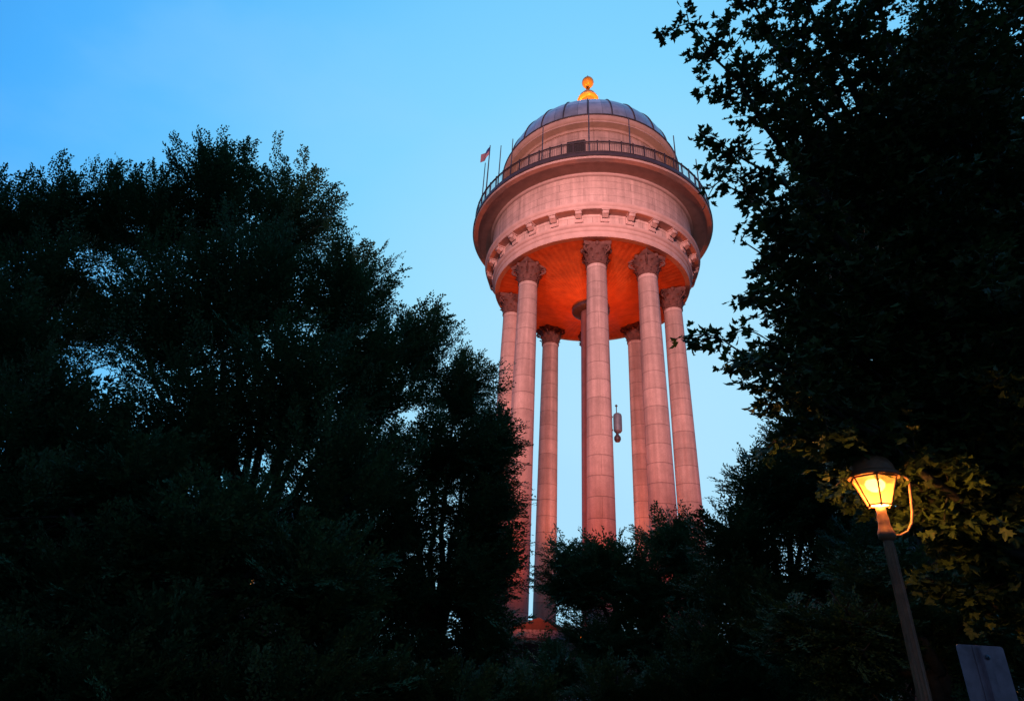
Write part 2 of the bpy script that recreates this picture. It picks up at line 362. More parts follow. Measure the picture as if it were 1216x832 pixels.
# ring beam with mouldings and frieze
rb_ = MB(); Z = H(24.43)
rb_.lathe([(6.9, Z), (7.32, Z), (7.32, Z), (7.36, Z+.10), (7.36, Z+.10), (7.36, Z+.42), (7.36, Z+.42), (7.43, Z+.46), (7.43, Z+.70), (7.43, Z+.70), (7.52, Z+.76), (7.58, Z+.86), (7.58, Z+.95), (7.58, Z+.95), (7.50, Z+.97)], 128)
rb_.build('ring_beam', M['trim'], tw)
fz = MB(); fz.lathe([(7.50, Z+.96), (7.50, H(26.12))], 128)
fz.build('frieze', masonry('frieze_panels', STONE, 1.68, 2.5, .02, .55), tw)
bk = MB()                                           # scrolled bracket
def side(pts, w, mb):
    n_ = len(pts); vs = [(-w/2, -p[0], p[1]) for p in pts]+[(w/2, -p[0], p[1]) for p in pts]
    mb.add(vs, [tuple(range(n_)), tuple(range(2*n_-1, n_-1, -1))]+[(i, i+n_, (i+1) % n_+n_, (i+1) % n_) for i in range(n_)])
bh0, bh1 = Z+.98, H(26.10)
side([(7.49, bh0+.02), (7.60, bh0+.02), (7.66, bh0+.1), (7.64, bh0+.25), (7.62, bh0+.45), (7.72, bh1-.42), (7.92, bh1-.30), (8.03, bh1-.17), (8.03, bh1-.03), (7.49, bh1-.03)], .40, bk)
bk.box((0, -7.79, bh1-.01), (.54, .60, .07)); bk.box((0, -7.545, bh0+.30), (.56, .10, .5))
bk.lathe([(.005, -.22), (.09, -.215), (.1, 0), (.09, .215), (.005, .22)], 12, (0, 0, 0))
for i in range(len(bk.v)-12*5, len(bk.v)):          # lay the scroll roll on its side
    x, y, z = bk.v[i]; bk.v[i] = (z, -7.95+y, bh1-.19+x)
fb = None
for k in range(28):
    o = bk.build('bracket', M['trim'], tw) if fb is None else fb.copy()
    if fb is None: fb = o
    else: C.objects.link(o); o.parent = tw
    o.rotation_euler = (0, 0, R_(-1)+k*2*PI/28)
lg = MB(); zl = H(26.10)
lg.lathe([(7.48, zl+.03), (8.06, zl+.03), (8.06, zl+.03), (8.12, zl+.06), (8.12, zl+.22), (8.12, zl+.22), (8.20, zl+.30), (8.24, zl+.42), (8.24, zl+.48), (8.24, zl+.48), (7.95, zl+.62), (7.80, zl+.64)], 128)
lg.build('ledge', M['trim'], tw)
dr = MB(); dr.lathe([(7.82, zl+.60), (7.82, zl+.78), (7.82, zl+.78), (7.78, zl+.82), (7.78, H(29.3))], 128); dr.build('tank_wall', M['drum'], tw)
# gallery: coved underside, dark fascia, deck
ga = MB()
ga.lathe([(7.79, H(29.22)), (7.90, H(29.24)), (7.95, H(29.30)), (7.97, H(29.40)), (7.97, H(29.40)), (9.0, H(29.40)), (9.0, H(29.40)), (9.0, H(29.33)), (9.0, H(29.33)), (9.33, H(29.35)), (9.33, H(29.35)), (9.37, H(29.42)), (9.37, H(29.50))], 128)
gal = ga.build('gallery', M['trim'], tw)
fa = MB(); fa.lathe([(9.30, H(29.50)), (9.44, H(29.50)), (9.44, H(29.50)), (9.44, H(29.66)), (9.44, H(29.66)), (9.40, H(29.70)), (9.40, H(29.86)), (9.40, H(29.86)), (6.5, H(29.86))], 128)
fa.build('deck_fascia', M['iron'], tw)
rl = MB()
for zz, rr in ((H(30.86), .055), (H(30.72), .022), (H(30.0), .03)):
    pts = [(9.3*math.sin(2*PI*k/144), -9.3*math.cos(2*PI*k/144), zz) for k in range(145)]; rl.tube(pts, rr, 6, cap=False)
nbars = 72*5                                         # thin bars between the posts
for k in range(nbars):
    if k % 5 == 0: continue
    a = 2*PI*k/nbars; x, y = 9.3*math.sin(a), -9.3*math.cos(a); rl.tube([(x, y, H(30.0)), (x, y, H(30.72))], .011, 4, cap=False)
ra = rl.build('railing', M['iron'], tw)
pm = MB(); pm.box((0, -9.3, H(30.34)), (.075, .075, .98)); pm.box((0, -9.3, H(30.93)), (.10, .10, .05))
fp = None
for k in range(72):
    if fp is None: o = fp = pm.build('post', M['iron'], ra)
    else: o = fp.copy(); C.objects.link(o); o.parent = ra
    o.rotation_euler = (0, 0, k*2*PI/72)
# upper drum, cornice, dome
ud = MB(); ud.lathe([(6.50, H(29.86)), (6.50, H(30.4)), (6.50, H(30.4)), (6.40, H(30.45)), (6.40, H(35.2))], 128)
udo = ud.build('upper_drum', M['drum'], tw)
dd = MB(); dd.box((0, -6.41, H(33.0)), (1.35, .12, 2.2)); do_ = dd.build('window', M['door'], udo); do_.rotation_euler = (0, 0, R_(-17))
co = MB(); zc = H(34.7)
co.lathe([(6.38, zc+.34), (6.50, zc+.34), (6.50, zc+.34), (6.52, zc+.42), (6.62, zc+.46), (6.62, zc+.46), (7.14, zc+.47), (7.14, zc+.47), (7.14, zc+.60), (7.14, zc+.60), (7.22, zc+.62), (7.32, zc+.74), (7.36, zc+.84), (7.36, zc+.84), (7.36, zc+.93), (7.36, zc+.93), (7.2, zc+1.0), (6.9, zc+1.12)], 128)
co.build('cornice', M['trim'], tw)
dm = MB(); prof = []; zd = zc+1.05; HD = 5.9; RD = 7.12
for k in range(25):
    t = k/24*PI/2*.985; prof.append((RD*math.cos(t), zd+HD*math.sin(t)))
dm.lathe(prof, 96, uscale=24.0)
dome = dm.build('dome', M['dome'], tw)
uvd = dome.data.uv_layers[0].data
for lp in dome.data.loops:                           # rows follow the meridian
    z = dome.data.vertices[lp.vertex_index].co.z; uvd[lp.index].uv = (uvd[lp.index].uv[0], math.asin(min(1, (z-zd)/HD)))
rm = MB(); rm.tube([((0), -(RD+.02)*math.cos(k/20*PI/2*.93), zd+(HD+.02)*math.sin(k/20*PI/2*.93)) for k in range(21)], .055, 6)
gt = MB(); gt.tube([(7.36*math.sin(2*PI*k/96), -7.36*math.cos(2*PI*k/96), zc+1.0) for k in range(97)], .075, 6, cap=False); gt.build('gutter', M['iron'], dome)
fr_ = None
for k in range(24):
    if fr_ is None: o = fr_ = rm.build('rib', M['iron'], dome)
    else: o = fr_.copy(); C.objects.link(o); o.parent = dome
    o.rotation_euler = (0, 0, R_(-9)+k*2*PI/24)
zt = zd+HD
fi = MB()
fi.lathe([(1.05, zt-.35), (1.05, zt+.1), (1.05, zt+.1), (.80, zt+.2), (.72, zt+.6), (.68, zt+4.05), (.68, zt+4.05), (.95, zt+4.12), (1.0, zt+4.3), (1.0, zt+4.3), (.92, zt+4.42), (.80, zt+4.75), (.55, zt+5.12), (.30, zt+5.34), (.22, zt+5.42), (.22, zt+5.5)], 12)
fo = fi.build('finial', M['gold'], tw)
bb = MB(); cz = H(48.36)
bb.lathe([(.2, cz-.78), (.16, cz-.6)]+[(.55*math.sin(PI-k/16*PI)+.005, cz-.55*math.cos(k/16*PI)) for k in range(1, 16)]+[(.09, cz+.58), (.07, cz+.70), (.10, cz+.78), (.01, cz+1.02)], 24)
bb.build('finial_ball', M['gold'], fo)
# flag pole and whip aerials standing on the gallery
def up_pole(x0, name, y0, y1, r, ang, rad=9.12):
    pass
def gpole(ang, h, r, name='aerial', rad=9.1):
    m_ = MB(); x, y = rad*math.sin(ang), -rad*math.cos(ang)
    m_.box((x, y, H(29.92)), (.18, .18, .12)); m_.tube([(x, y, H(29.92)), (x, y, H(29.92)+h*.5), (x, y, H(29.92)+h)], [r, r*.9, r*.7], 6)
    return m_.build(name, M['steel'], tw), (x, y)
for deg, h in ((-55.2, 4.3), (-46.3, 3.9), (-29.2, 3.5), (-8.4, 5.2), (9.3, 3.6), (33.2, 3.7), (52.8, 3.7)):
    gpole(R_(deg), h, .05)
fpole, (fx, fy) = gpole(R_(-68), 6.1, .06, 'flag_pole')
gpole(R_(-74.8), 5.2, .05)
fg = MB(); vs = []; uvs_ = []
for i in range(9):
    for j in range(5):
        s = i/8; t = j/4
        vs.append((fx-.04-.55*s-.06*math.sin(7*s), fy+.30*math.sin(4*s)*.5-.25*s, H(29.92)+5.95-.85*(1-t)-1.15*s-.1*s*s)); uvs_.append((s, t))
fg.add(vs, [(i*5+j, (i+1)*5+j, (i+1)*5+j+1, i*5+j+1) for i in range(8) for j in range(4)], True, [[uvs_[q] for q in (i*5+j, (i+1)*5+j, (i+1)*5+j+1, i*5+j+1)] for i in range(8) for j in range(4)])
fg.build('flag', M['flag'], fpole)
# loudspeaker box hung beside the front column
fa_ = ANG[1]; cx_, cy_ = 6*math.sin(fa_), -6*math.cos(fa_)
ps = at(733.5, 502, TY+cy_) ; ex, ey, ez = ps[0]-TX, cy_, ps[2]
lb = MB()
lb.lathe([(.01, -.60), (.17, -.585), (.245, -.48), (.245, -.48), (.25, -.15), (.25, .40), (.22, .52), (.14, .585), (.01, .60)], 20, (ex, ey, ez))
lo = lb.build('loudspeaker', plain('pale_grey_paint', (.11, .115, .14), .5), tw)
hb = MB(); hb.lathe([(.08, -.58), (.09, -.72), (.19, -.86), (.20, -1.0), (.13, -1.14), (.01, -1.17)], 16, (ex-.04, ey, ez)); hb.build('horn', M['iron'], lo)
ab = MB(); ab.tube([(cx_+.60, cy_, ez+.35), (ex-.28, ey, ez+.35)], .05, 6); ab.build('wall_arm', M['iron'], lo)
ab = MB(); ab.tube([(cx_+.60, cy_, ez-.45), (ex-.28, ey, ez-.45)], .05, 6); ab.build('wall_arm', M['iron'], lo)
ab = MB(); ab.tube([(ex-.05, ey, ez+.58), (ex-.05, ey, ez+1.0)], .03, 6); ab.lathe([(.01, -.1), (.09, 0), (.01, .1)], 8, (ex-.05, ey, ez+1.06)); ab.build('antenna', M['iron'], lo)
# entrance porch set against the podium
pa_ = math.atan2(at(640, 760, TY-8)[0]-TX, 8.0)
pp = MB(); 
for sx_ in (-1.15, 1.15): pp.box((sx_, -8.75, .95), (.42, .42, 1.9))
pp.box((0, -8.72, 2.12), (3.0, .60, .12))
M['dark_stone'] = plain('dimmed_porch_stone', (.085, .055, .05), .9, 0, .3, 3, .4, .2)  # porch stone darkened in its colour to dim the red floodlight
pc = pp.build('porch', M['dark_stone'], tw); pc.rotation_euler = (0, 0, pa_)
fzm = MB(); fzm.box((0, -8.75, 2.02-.0), (2.9, .5, .07)); 
side_ = MB(); side_.add([(-1.5, -9.0, 2.56), (1.5, -9.0, 2.56), (0, -9.0, 3.05), (-1.5, -8.45, 2.56), (1.5, -8.45, 2.56), (0, -8.45, 3.05)], [(0, 1, 2), (5, 4, 3), (0, 3, 4, 1), (1, 4, 5, 2), (2, 5, 3, 0)])
q = side_.build('pediment', M['dark_stone'], pc)
cf = MB(); cf.box((0, -8.73, 2.37), (2.9, .52, .36)); q = cf.build('carved_frieze', plain('carved_pale_stone', (.22, .23, .26), .8, 0, .75, 9, 1.0), pc)
dq = MB(); dq.box((0, -8.62, 1.0), (1.7, .1, 2.0)); dq.build('door', M['door'], pc)

# ------------------------------------------------------------------ floodlights (lamps of the place round the tower, and added masts)
def spot(parent, name, loc, target, power, col, ang, blend, rad=.12):
    ld = bpy.data.lights.new(name, 'SPOT'); ld.energy = power; ld.color = col; ld.spot_size = R_(ang); ld.spot_blend = blend; ld.shadow_soft_size = rad
    o = bpy.data.objects.new(name, ld); C.objects.link(o)
    d = Vector(target)-Vector(loc); o.location = loc; o.rotation_euler = d.to_track_quat('-Z', 'Y').to_euler()
    if parent: o.parent = parent; o.matrix_parent_inverse = parent.matrix_world.inverted()
    return o
def floodlight(label, loc, target, power, col, ang, blend, group, lift=.45):
    t = thing('floodlight', label, 'floodlight', loc, 0, group)
    t.matrix_world = Matrix.Translation(loc)
    d = (Vector(target)-Vector(loc)).normalized(); rot = d.to_track_quat('-Z', 'Y').to_matrix().to_4x4()
    Mx = Matrix.Translation((0, 0, lift)) @ rot
    h = MB(); h.box((0, 0, .06), (.42, .30, .16), mat=Mx)
    for k in range(5): h.box((-.16+.08*k, 0, .17), (.015, .26, .08), mat=Mx)
    h.build('housing', M['iron'], t)
    l = MB(); l.box((0, 0, -.026), (.38, .26, .012), mat=Mx); l.build('lens', glow('flood_lens', col, 6.0), t)
    b = MB(); b.box((0, 0, .03), (.3, .3, .06)); b.tube([(0, 0, .05), (0, 0, lift-.1)], .03, 8); b.build('bracket', M['iron'], t)
    p = Vector(loc)+Vector((0, 0, lift))+d*.10
    spot(t, 'flood_beam', p, target, power, col, ang, blend)
    return t
WARM = (1.0, 0.52, 0.38); ORANGE = (1.0, 0.15, 0.006); RED = (1.0, 0.15, 0.06); PINK = (1.0, .535, .53); MAST = 262000
for where, dx, dy, pw in (('on the lawn in front of the left tower columns', -8.5, -14, 1.0), ('on the lawn in front of the tower porch', 3.5, -15.5, .6), ('on the lawn to the east of the tower', 14.5, -8, .6), ('on the lawn to the west of the tower', -16, -3, .4)):
    floodlight('low red floodlight %s' % where, (TX+dx*.9+.8, TY+dy*.9, 0), (TX+dx*.1, TY+dy*.1, 15), 4200*pw, RED, 70, .9, 'floodlights round the tower')
# two tall masts added unseen behind the viewer, throwing narrow pink beams over the trees
def mast(label, x, y, beams):
    ms = thing('added_floodlight_mast', label, 'mast', (x, y, 0), 0, 'added floodlight masts behind the street')
    ms.matrix_world = Matrix.Translation((x, y, 0))
    m_ = MB(); m_.lathe([(.45, 0), (.45, .3), (.45, .3), (.30, .35), (.14, 26.4), (.01, 26.45)], 16); m_.box((0, 0, 25.9), (2.6, .14, .14)); m_.build('pole', M['steel'], ms)
    for sx, tz, pw in beams:
        p = Vector((x+sx, y+.25, 26.3)); tg = Vector((TX, TY, tz))
        Mx = Matrix.Translation((sx, .25, 26.3)) @ (tg-p).to_track_quat('-Z', 'Y').to_matrix().to_4x4()
        m_ = MB(); m_.box((0, 0, .12), (.6, .5, .2), mat=Mx); m_.build('housing', M['iron'], ms)
        spot(ms, 'flood_beam', p+(tg-p).normalized()*.1, tg, pw, PINK, 21, .8, .9)
mast('tall steel floodlight mast added unseen behind the street, farther from the street lamp', -15, -42, ((-1, 37.0, MAST*.40), (1, 19.5, MAST*.56)))
mast('tall steel floodlight mast added unseen behind the street, nearer the street lamp', -4.6, -42, ((-1, 37.0, MAST*.40), (1, 19.5, MAST*.56)))
for k in range(6):
    a = PHI+k*PI/3+.3; p = (TX+1.5*math.sin(a), TY-1.5*math.cos(a), PT)
    floodlight('black floodlight on the podium between the columns, aimed up under the tank', p, (TX+1.7*math.sin(a), TY-1.7*math.cos(a), 26), 4300, ORANGE, 22, 1.0, 'floodlights on the podium', .3)
for k in range(8):                                   # wider ones facing outward, on the inner faces of the columns
    a = ANG[k]; p = (TX+1.6*math.sin(a+.2), TY-1.6*math.cos(a+.2), PT)
    floodlight('black floodlight by the riser pipe, aimed up the inner face of a column', p, (TX+5.4*math.sin(a), TY-5.4*math.cos(a), 14), 4200, ORANGE, 38, 1.0, 'floodlights inside the columns', .3)
dl = None
for k in range(16):                                  # small lamps on the gallery deck washing the upper drum
    a = PHI+(k+.5)*2*PI/16
    if dl is None:
        m_ = MB(); m_.box((0, -8.9, H(29.95)), (.4, .2, .18)); m_.box((0, -8.9, H(30.06)), (.3, .15, .05)); o = dl = m_.build('deck_lamp', M['iron'], tw)
    else: o = dl.copy(); C.objects.link(o); o.parent = tw
    o.rotation_euler = (0, 0, a)
    p = Vector((8.8*math.sin(a), -8.8*math.cos(a), H(30.15)))
    spot(tw, 'deck_beam', p, Vector((6.9*math.sin(a), -6.9*math.cos(a), H(34.2))), 105, (1.0, .48, .30), 120, .8, .08).matrix_parent_inverse = Matrix()
for k in range(3):                                   # small lamps on top of the dome for the finial
    a = PHI+k*2*PI/3+.4; rr = 4.5
    p = Vector((TX+rr*math.sin(a), TY-rr*math.cos(a), zd+HD*math.sqrt(1-(rr/RD)**2)+.25))
    d = Vector((TX, TY, H(47.9)))
    spot(tw, 'finial_beam', p-Vector((TX, TY, 0)), d-Vector((TX, TY, 0)), 3000, (1.0, .42, .06), 40, .6, .05).matrix_parent_inverse = Matrix()

# ------------------------------------------------------------------ trees
rng = np.random.default_rng(7)
def unit(v): return v/(np.linalg.norm(v, axis=-1, keepdims=True)+1e-9)
def bez(p0, p1, p2, n=6):
    t = np.linspace(0, 1, n)[:, None]; return (1-t)**2*p0+2*t*(1-t)*p1+t*t*p2
class Leaves:
    def __init__(s): s.P = []; s.A = []; s.B = []; s.S = []
    def add(s, P, A, B, S): s.P.append(P); s.A.append(A); s.B.append(B); s.S.append(S)
    def build(s, name, shape, faces, mat, parent):
        P = np.concatenate(s.P); A = unit(np.concatenate(s.A)); B = np.concatenate(s.B); B = unit(B-A*(A*B).sum(1, keepdims=True)); S = np.concatenate(s.S)
        Nn = np.cross(A, B); sh = np.array(shape)
        V = P[:, None]+S[:, None, None]*(sh[None, :, 0:1]*A[:, None]+sh[None, :, 1:2]*B[:, None]+sh[None, :, 2:3]*Nn[:, None])
        nv = len(sh); n = len(P); V = V.reshape(-1, 3).astype(np.float32)
        me = bpy.data.meshes.new(name); me.vertices.add(len(V)); me.vertices.foreach_set('co', V.ravel())
        lens = np.array([len(f) for f in faces]); fl = np.concatenate([np.array(f) for f in faces])
        idx = (np.arange(n)[:, None]*nv+fl[None]).ravel().astype(np.int32)
        me.loops.add(len(idx)); me.loops.foreach_set('vertex_index', idx)
        tot = np.tile(lens, n); st = np.concatenate([[0], np.cumsum(tot)[:-1]])
        me.polygons.add(len(tot)); me.polygons.foreach_set('loop_start', st.astype(np.int32)); me.polygons.foreach_set('loop_total', tot.astype(np.int32))
        me.update(calc_edges=True)
        tone = me.attributes.new('tone', 'FLOAT', 'FACE'); tone.data.foreach_set('value', np.repeat(rng.random(n).astype(np.float32), len(faces)))
        me.materials.append(mat); o = bpy.data.objects.new(name, me); C.objects.link(o); o.parent = parent
        return o
SMALL = ([(0, 0, 0), (.45, .27, .05), (1, 0, -.06), (.45, -.27, .05)], [(0, 1, 2), (0, 2, 3)])
# five-lobed maple leaf: stalk end at 0
MAPLE = ([(0, 0, 0), (.22, 0, 0), (.10, .30, .02), (.24, .34, .03), (.30, .62, -.12), (.44, .42, .03), (.62, .50, -.02), (.58, .22, .03), (.78, .18, .02), (1.08, 0, -.20),
          (.78, -.18, .02), (.58, -.22, .03), (.62, -.50, -.02), (.44, -.42, .03), (.30, -.62, -.10), (.24, -.34, .03), (.10, -.30, .02)],
         [(1, 2, 3, 4, 5), (1, 5, 6, 7), (1, 7, 8, 9), (1, 9, 10, 11), (1, 11, 12, 13), (1, 13, 14, 15, 16)])
def sprays_in(blobs, holes, shell=.35):
    """spray tips filling the crown's lobes, thicker towards their outside; blob = (centre, radii, count)"""
    T = []; D = []; K = []
    for k, (c, r, n) in enumerate(blobs):
        d = unit(rng.normal(size=(n, 3))); rad = (shell+(1-shell)*rng.random((n, 1)))**.8*(.86+.16*rng.random((n, 1))+.30*rng.random((n, 1))**5)
        p = c+d*rad*r
        keep = p[:, 2] > .5
        for hc, hr in holes: keep &= (np.linalg.norm(p-hc, axis=1) > hr)
        T.append(p[keep]); D.append(d[keep]); K.append(np.full(keep.sum(), k))
    return np.concatenate(T), np.concatenate(D), np.concatenate(K)
DENS = 2.0
def small_leaf_tree(name, label, cat, px, Y, blobs, mat, leaf=.108, spray=1.8, base=None, upness=.75, holes=(), group=None, trunk_r=.22, per=19, stems=3):
    """blobs: (u, v, dY, rx, ry, sprays) read off the photograph, each put at its own distance"""
    W = []
    for (u, v, dy, rx, ry, n) in blobs:
        n = int(n*DENS)
        c = at(u, v, Y+dy); m = mpp(c); W.append((c, np.array([rx*m, (rx+ry)*.55*m, ry*m]), n))
    hs = [(at(u, v, Y+dy), r*mpp(at(u, v, Y+dy))) for (u, v, dy, r) in holes]
    b0 = np.array([base if base is not None else at(px, 700, Y)[0], Y, 0.0])
    T, D, K = sprays_in(W, hs)
    t = thing(name, label, cat, tuple(b0), 0, group)
    wood = MB(); lv = Leaves()
    top = max(c[2] for c, r, n in W)
    # stems fanning up from the base, one limb to each lobe
    fork = b0+np.array([0, 0, min(.5*top, max(1.2, top*.14)) if name != 'shrub' else .35])
    wood.tube([b0-b0+np.array([0, 0, -.1]), (b0+fork)/2-b0+rng.normal(size=3)*.05, fork-b0], [trunk_r*1.45, trunk_r*1.08, trunk_r], 10)
    limbs = []
    for c, r, n in W:
        mid = fork*.45+c*.55; mid = mid+np.array([(b0[0]-mid[0])*.35, (b0[1]-mid[1])*.35, .6])+rng.normal(size=3)*.25
        p = bez(fork, mid, c+np.array([0, 0, r[2]*.35]), 9)
        p[1:-1] += rng.normal(size=(7, 3))*.09
        limbs.append(p); wood.tube(p-b0, np.linspace(trunk_r*.62, .025, 9), 6)
    a = unit(D*np.array([1, 1, .55])+np.array([0, 0, upness])+rng.normal(size=D.shape)*.22)
    ln = spray*(.6+.7*rng.random(len(T)))
    B0 = T-a*ln[:, None]*.85
    # wood from limb to spray
    for i in range(len(T)):
        p = limbs[K[i]]; q = p[np.argmin(((p-B0[i])**2).sum(1)+rng.random(len(p))*2.5)]
        mid = (q+B0[i])/2-np.array([0, 0, .15])+rng.normal(size=3)*.12
        wood.tube(bez(q, mid, B0[i], 4)-b0, [.017, .015, .013, .011], 3, cap=False)
        wood.tube([B0[i]-b0, (B0[i]+T[i])/2-b0, T[i]-b0], [.011, .008, .003], 3, cap=False)
    # side twigs in a fan, leaves in two ranks along each twig
    side = unit(np.cross(a, np.array([0, 0, 1.0]))+rng.normal(size=a.shape)*.25); nor = unit(np.cross(side, a))
    for j in range(per):
        s = (j+.5+rng.random(len(T))*.6-.3)/per; sg = 1 if j % 2 else -1
        pb = B0+a*(ln*s*1.05)[:, None]
        td = unit(a*.8+side*(sg*(.62-.22*s))[:, None]+nor*(rng.normal(size=len(T))*.14)[:, None])
        tl = ln*(.34-.26*np.abs(s-.35))*(.8+.4*rng.random(len(T)))
        nl = 9
        for k in range(nl):
            q = (k+.6)/nl; g = 1 if k % 2 else -1
            P = pb+td*(tl*q)[:, None]+rng.normal(size=pb.shape)*.012-nor*(tl*q*q*.12)[:, None]
            bd = np.cross(td, nor)
            A = td*.75+bd*g*.62+rng.normal(size=td.shape)*.14; Bv = np.cross(A, nor+rng.normal(size=nor.shape)*.30)
            lv.add(P-b0, A, Bv, leaf*(.75+.5*rng.random(len(T))))
    wood.build('trunk', M['bark'], t)
    lv.build('crown', SMALL[0], SMALL[1], mat, t)
    return t

TREES = 'trees round the tower'
small_leaf_tree('tree', 'tallest dark green tree of the clump, its feathery top standing beside the open sky', 'tree', 280, 17, [
    (268, 232, 0, 62, 66, 75), (196, 262, .5, 62, 66, 70), (345, 262, 0, 62, 70, 75), (128, 258, .8, 50, 60, 55), (415, 345, -.3, 66, 76, 75), (300, 345, -1, 90, 80, 90),
    (210, 380, -1, 90, 90, 90), (450, 440, .3, 72, 62, 75), (360, 460, -1.2, 95, 80, 90), (120, 370, 1.5, 55, 60, 40), (250, 500, -1.3, 95, 80, 90), (400, 560, -1, 95, 80, 80), (500, 400, 1, 40, 45, 35)],
    M['zelkova'], holes=((258, 228, -1, 22), (112, 310, 0, 34)), group=TREES)
small_leaf_tree('tree', 'dark tree with upright sprays cut off by the left picture edge', 'tree', -10, 15.5, [
    (0, 265, 0, 48, 66, 60), (-60, 300, 0, 60, 80, 60), (60, 330, .3, 55, 55, 55), (20, 400, -.5, 85, 70, 80), (-50, 480, -.5, 90, 100, 60), (60, 500, -.5, 80, 80, 70), (10, 600, -.8, 90, 80, 70), (95, 600, -.3, 60, 70, 50), (120, 530, -.3, 60, 60, 55), (70, 245, .6, 30, 50, 28)],
    M['zelkova'], holes=((120, 350, 0, 35),), group=TREES)
small_leaf_tree('tree', 'shorter dark tree whose layered branches cross the tower columns beside the clump', 'tree', 520, 20, [
    (545, 465, 0, 52, 45, 60), (575, 535, 0, 46, 50, 60), (520, 540, -.6, 70, 60, 65), (570, 615, -.2, 50, 50, 60), (480, 620, -.8, 80, 70, 70), (560, 690, -.4, 58, 60, 60), (480, 715, -.8, 80, 60, 60), (575, 755, -.2, 52, 45, 45), (530, 790, -.5, 90, 45, 50), (410, 650, -.5, 70, 70, 50), (588, 515, .2, 28, 34, 28), (592, 592, .2, 28, 34, 28), (588, 670, .2, 30, 40, 30), (425, 745, -.5, 55, 55, 50), (450, 560, -.6, 60, 60, 50)],
    M['zelkova'], upness=.32, group=TREES)
small_leaf_tree('understorey_tree', 'low dense black-green tree in the shade beneath the tall clump', 'tree', 200, 12.5, [
    (120, 690, 0, 90, 80, 80), (250, 640, .3, 100, 80, 90), (370, 690, .3, 95, 75, 80), (220, 760, -.2, 120, 60, 80), (50, 780, 0, 90, 60, 60), (360, 790, 0, 110, 55, 70), (0, 690, .3, 70, 70, 50), (175, 570, .6, 75, 60, 65), (60, 600, .6, 60, 60, 45)],
    M['zelkova'], spray=1.3, upness=.4, group=TREES)
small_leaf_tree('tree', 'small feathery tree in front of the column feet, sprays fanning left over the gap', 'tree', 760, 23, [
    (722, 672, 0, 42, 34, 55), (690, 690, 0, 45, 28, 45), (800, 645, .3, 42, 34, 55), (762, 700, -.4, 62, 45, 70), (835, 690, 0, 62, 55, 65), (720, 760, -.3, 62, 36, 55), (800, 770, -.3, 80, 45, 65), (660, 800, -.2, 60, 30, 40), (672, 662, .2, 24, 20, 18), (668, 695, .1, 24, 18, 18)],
    M['spill_lit'], upness=.4, group=TREES)
small_leaf_tree('tree', 'round dark tree between the tower and the lit street lamp', 'tree', 930, 18.5, [
    (915, 585, 0, 55, 48, 65), (880, 640, 0, 60, 50, 65), (960, 600, .3, 65, 65, 65), (1000, 560, .3, 55, 55, 45), (900, 720, -.3, 80, 60, 75), (990, 700, 0, 80, 65, 70), (860, 780, -.3, 80, 50, 60), (960, 790, -.3, 90, 50, 60), (945, 530, .2, 34, 30, 30), (1020, 630, .2, 60, 55, 55)],
    M['conebroad'], upness=.5, group=TREES)
small_leaf_tree('tree', 'tall fine-leaved tree half hidden behind the overhanging maple', 'tree', 1120, 13, [
    (1010, 205, 0, 55, 65, 55), (1090, 180, 0, 80, 90, 75), (980, 265, 0, 42, 40, 40), (1050, 320, 0, 90, 75, 80), (1160, 260, -.3, 90, 110, 80), (980, 380, .2, 62, 62, 55), (1090, 430, 0, 95, 80, 80), (1180, 440, -.3, 90, 100, 70), (990, 470, .2, 60, 55, 50), (1080, 540, .3, 80, 60, 60), (1180, 580, 0, 80, 80, 60), (1110, 80, .2, 70, 60, 50)],
    M['conebroad'], upness=.55, group=TREES)
small_leaf_tree('understorey_tree', 'low spreading tree behind the street lamp, its leaves touched by the lamp light', 'tree', 1090, 10, [
    (1020, 750, 0, 70, 34, 50), (1130, 745, 0, 80, 42, 60), (1190, 700, .3, 60, 50, 50), (1060, 690, .6, 80, 45, 50), (1170, 790, 0, 80, 40, 40), (1000, 800, .5, 60, 34, 35), (950, 745, .8, 60, 40, 35)],
    M['conebroad'], spray=1.0, leaf=.07, upness=.1, group=TREES)

for k, (px, Y, bl, lab) in enumerate(((60, 11, [(30, 800, 0, 95, 50, 70), (130, 815, 0, 95, 50, 70)], 'dark bushy shrub at the foot of the tall clump by the left picture edge'),
        (300, 11.5, [(250, 820, 0, 95, 45, 70), (350, 822, 0, 95, 45, 70)], 'dark bushy shrub in the middle below the tall clump'),
        (500, 13, [(450, 822, 0, 85, 40, 60), (540, 828, 0, 80, 36, 50), (615, 828, 1, 60, 26, 40)], 'dark bushy shrub left of the tower porch'),
        (760, 17, [(720, 815, 0, 60, 26, 35), (820, 812, 0, 80, 36, 55), (900, 812, 0, 80, 36, 55)], 'wide dark shrub below the small feathery tree'),
        (1040, 15, [(960, 780, 0, 70, 50, 50), (1040, 760, 0, 80, 60, 60), (1130, 740, 0, 80, 70, 60), (1030, 660, 1, 60, 60, 45), (1120, 660, 1, 70, 60, 50), (1210, 690, 0, 60, 80, 40)], 'tall dark shrub in the shade behind the street lamp pole'))):
    small_leaf_tree('shrub', lab, 'shrub', px, Y, bl, M['conebroad'], spray=1.0, leaf=.08, upness=.5, group='shrubs under the trees', trunk_r=.06)

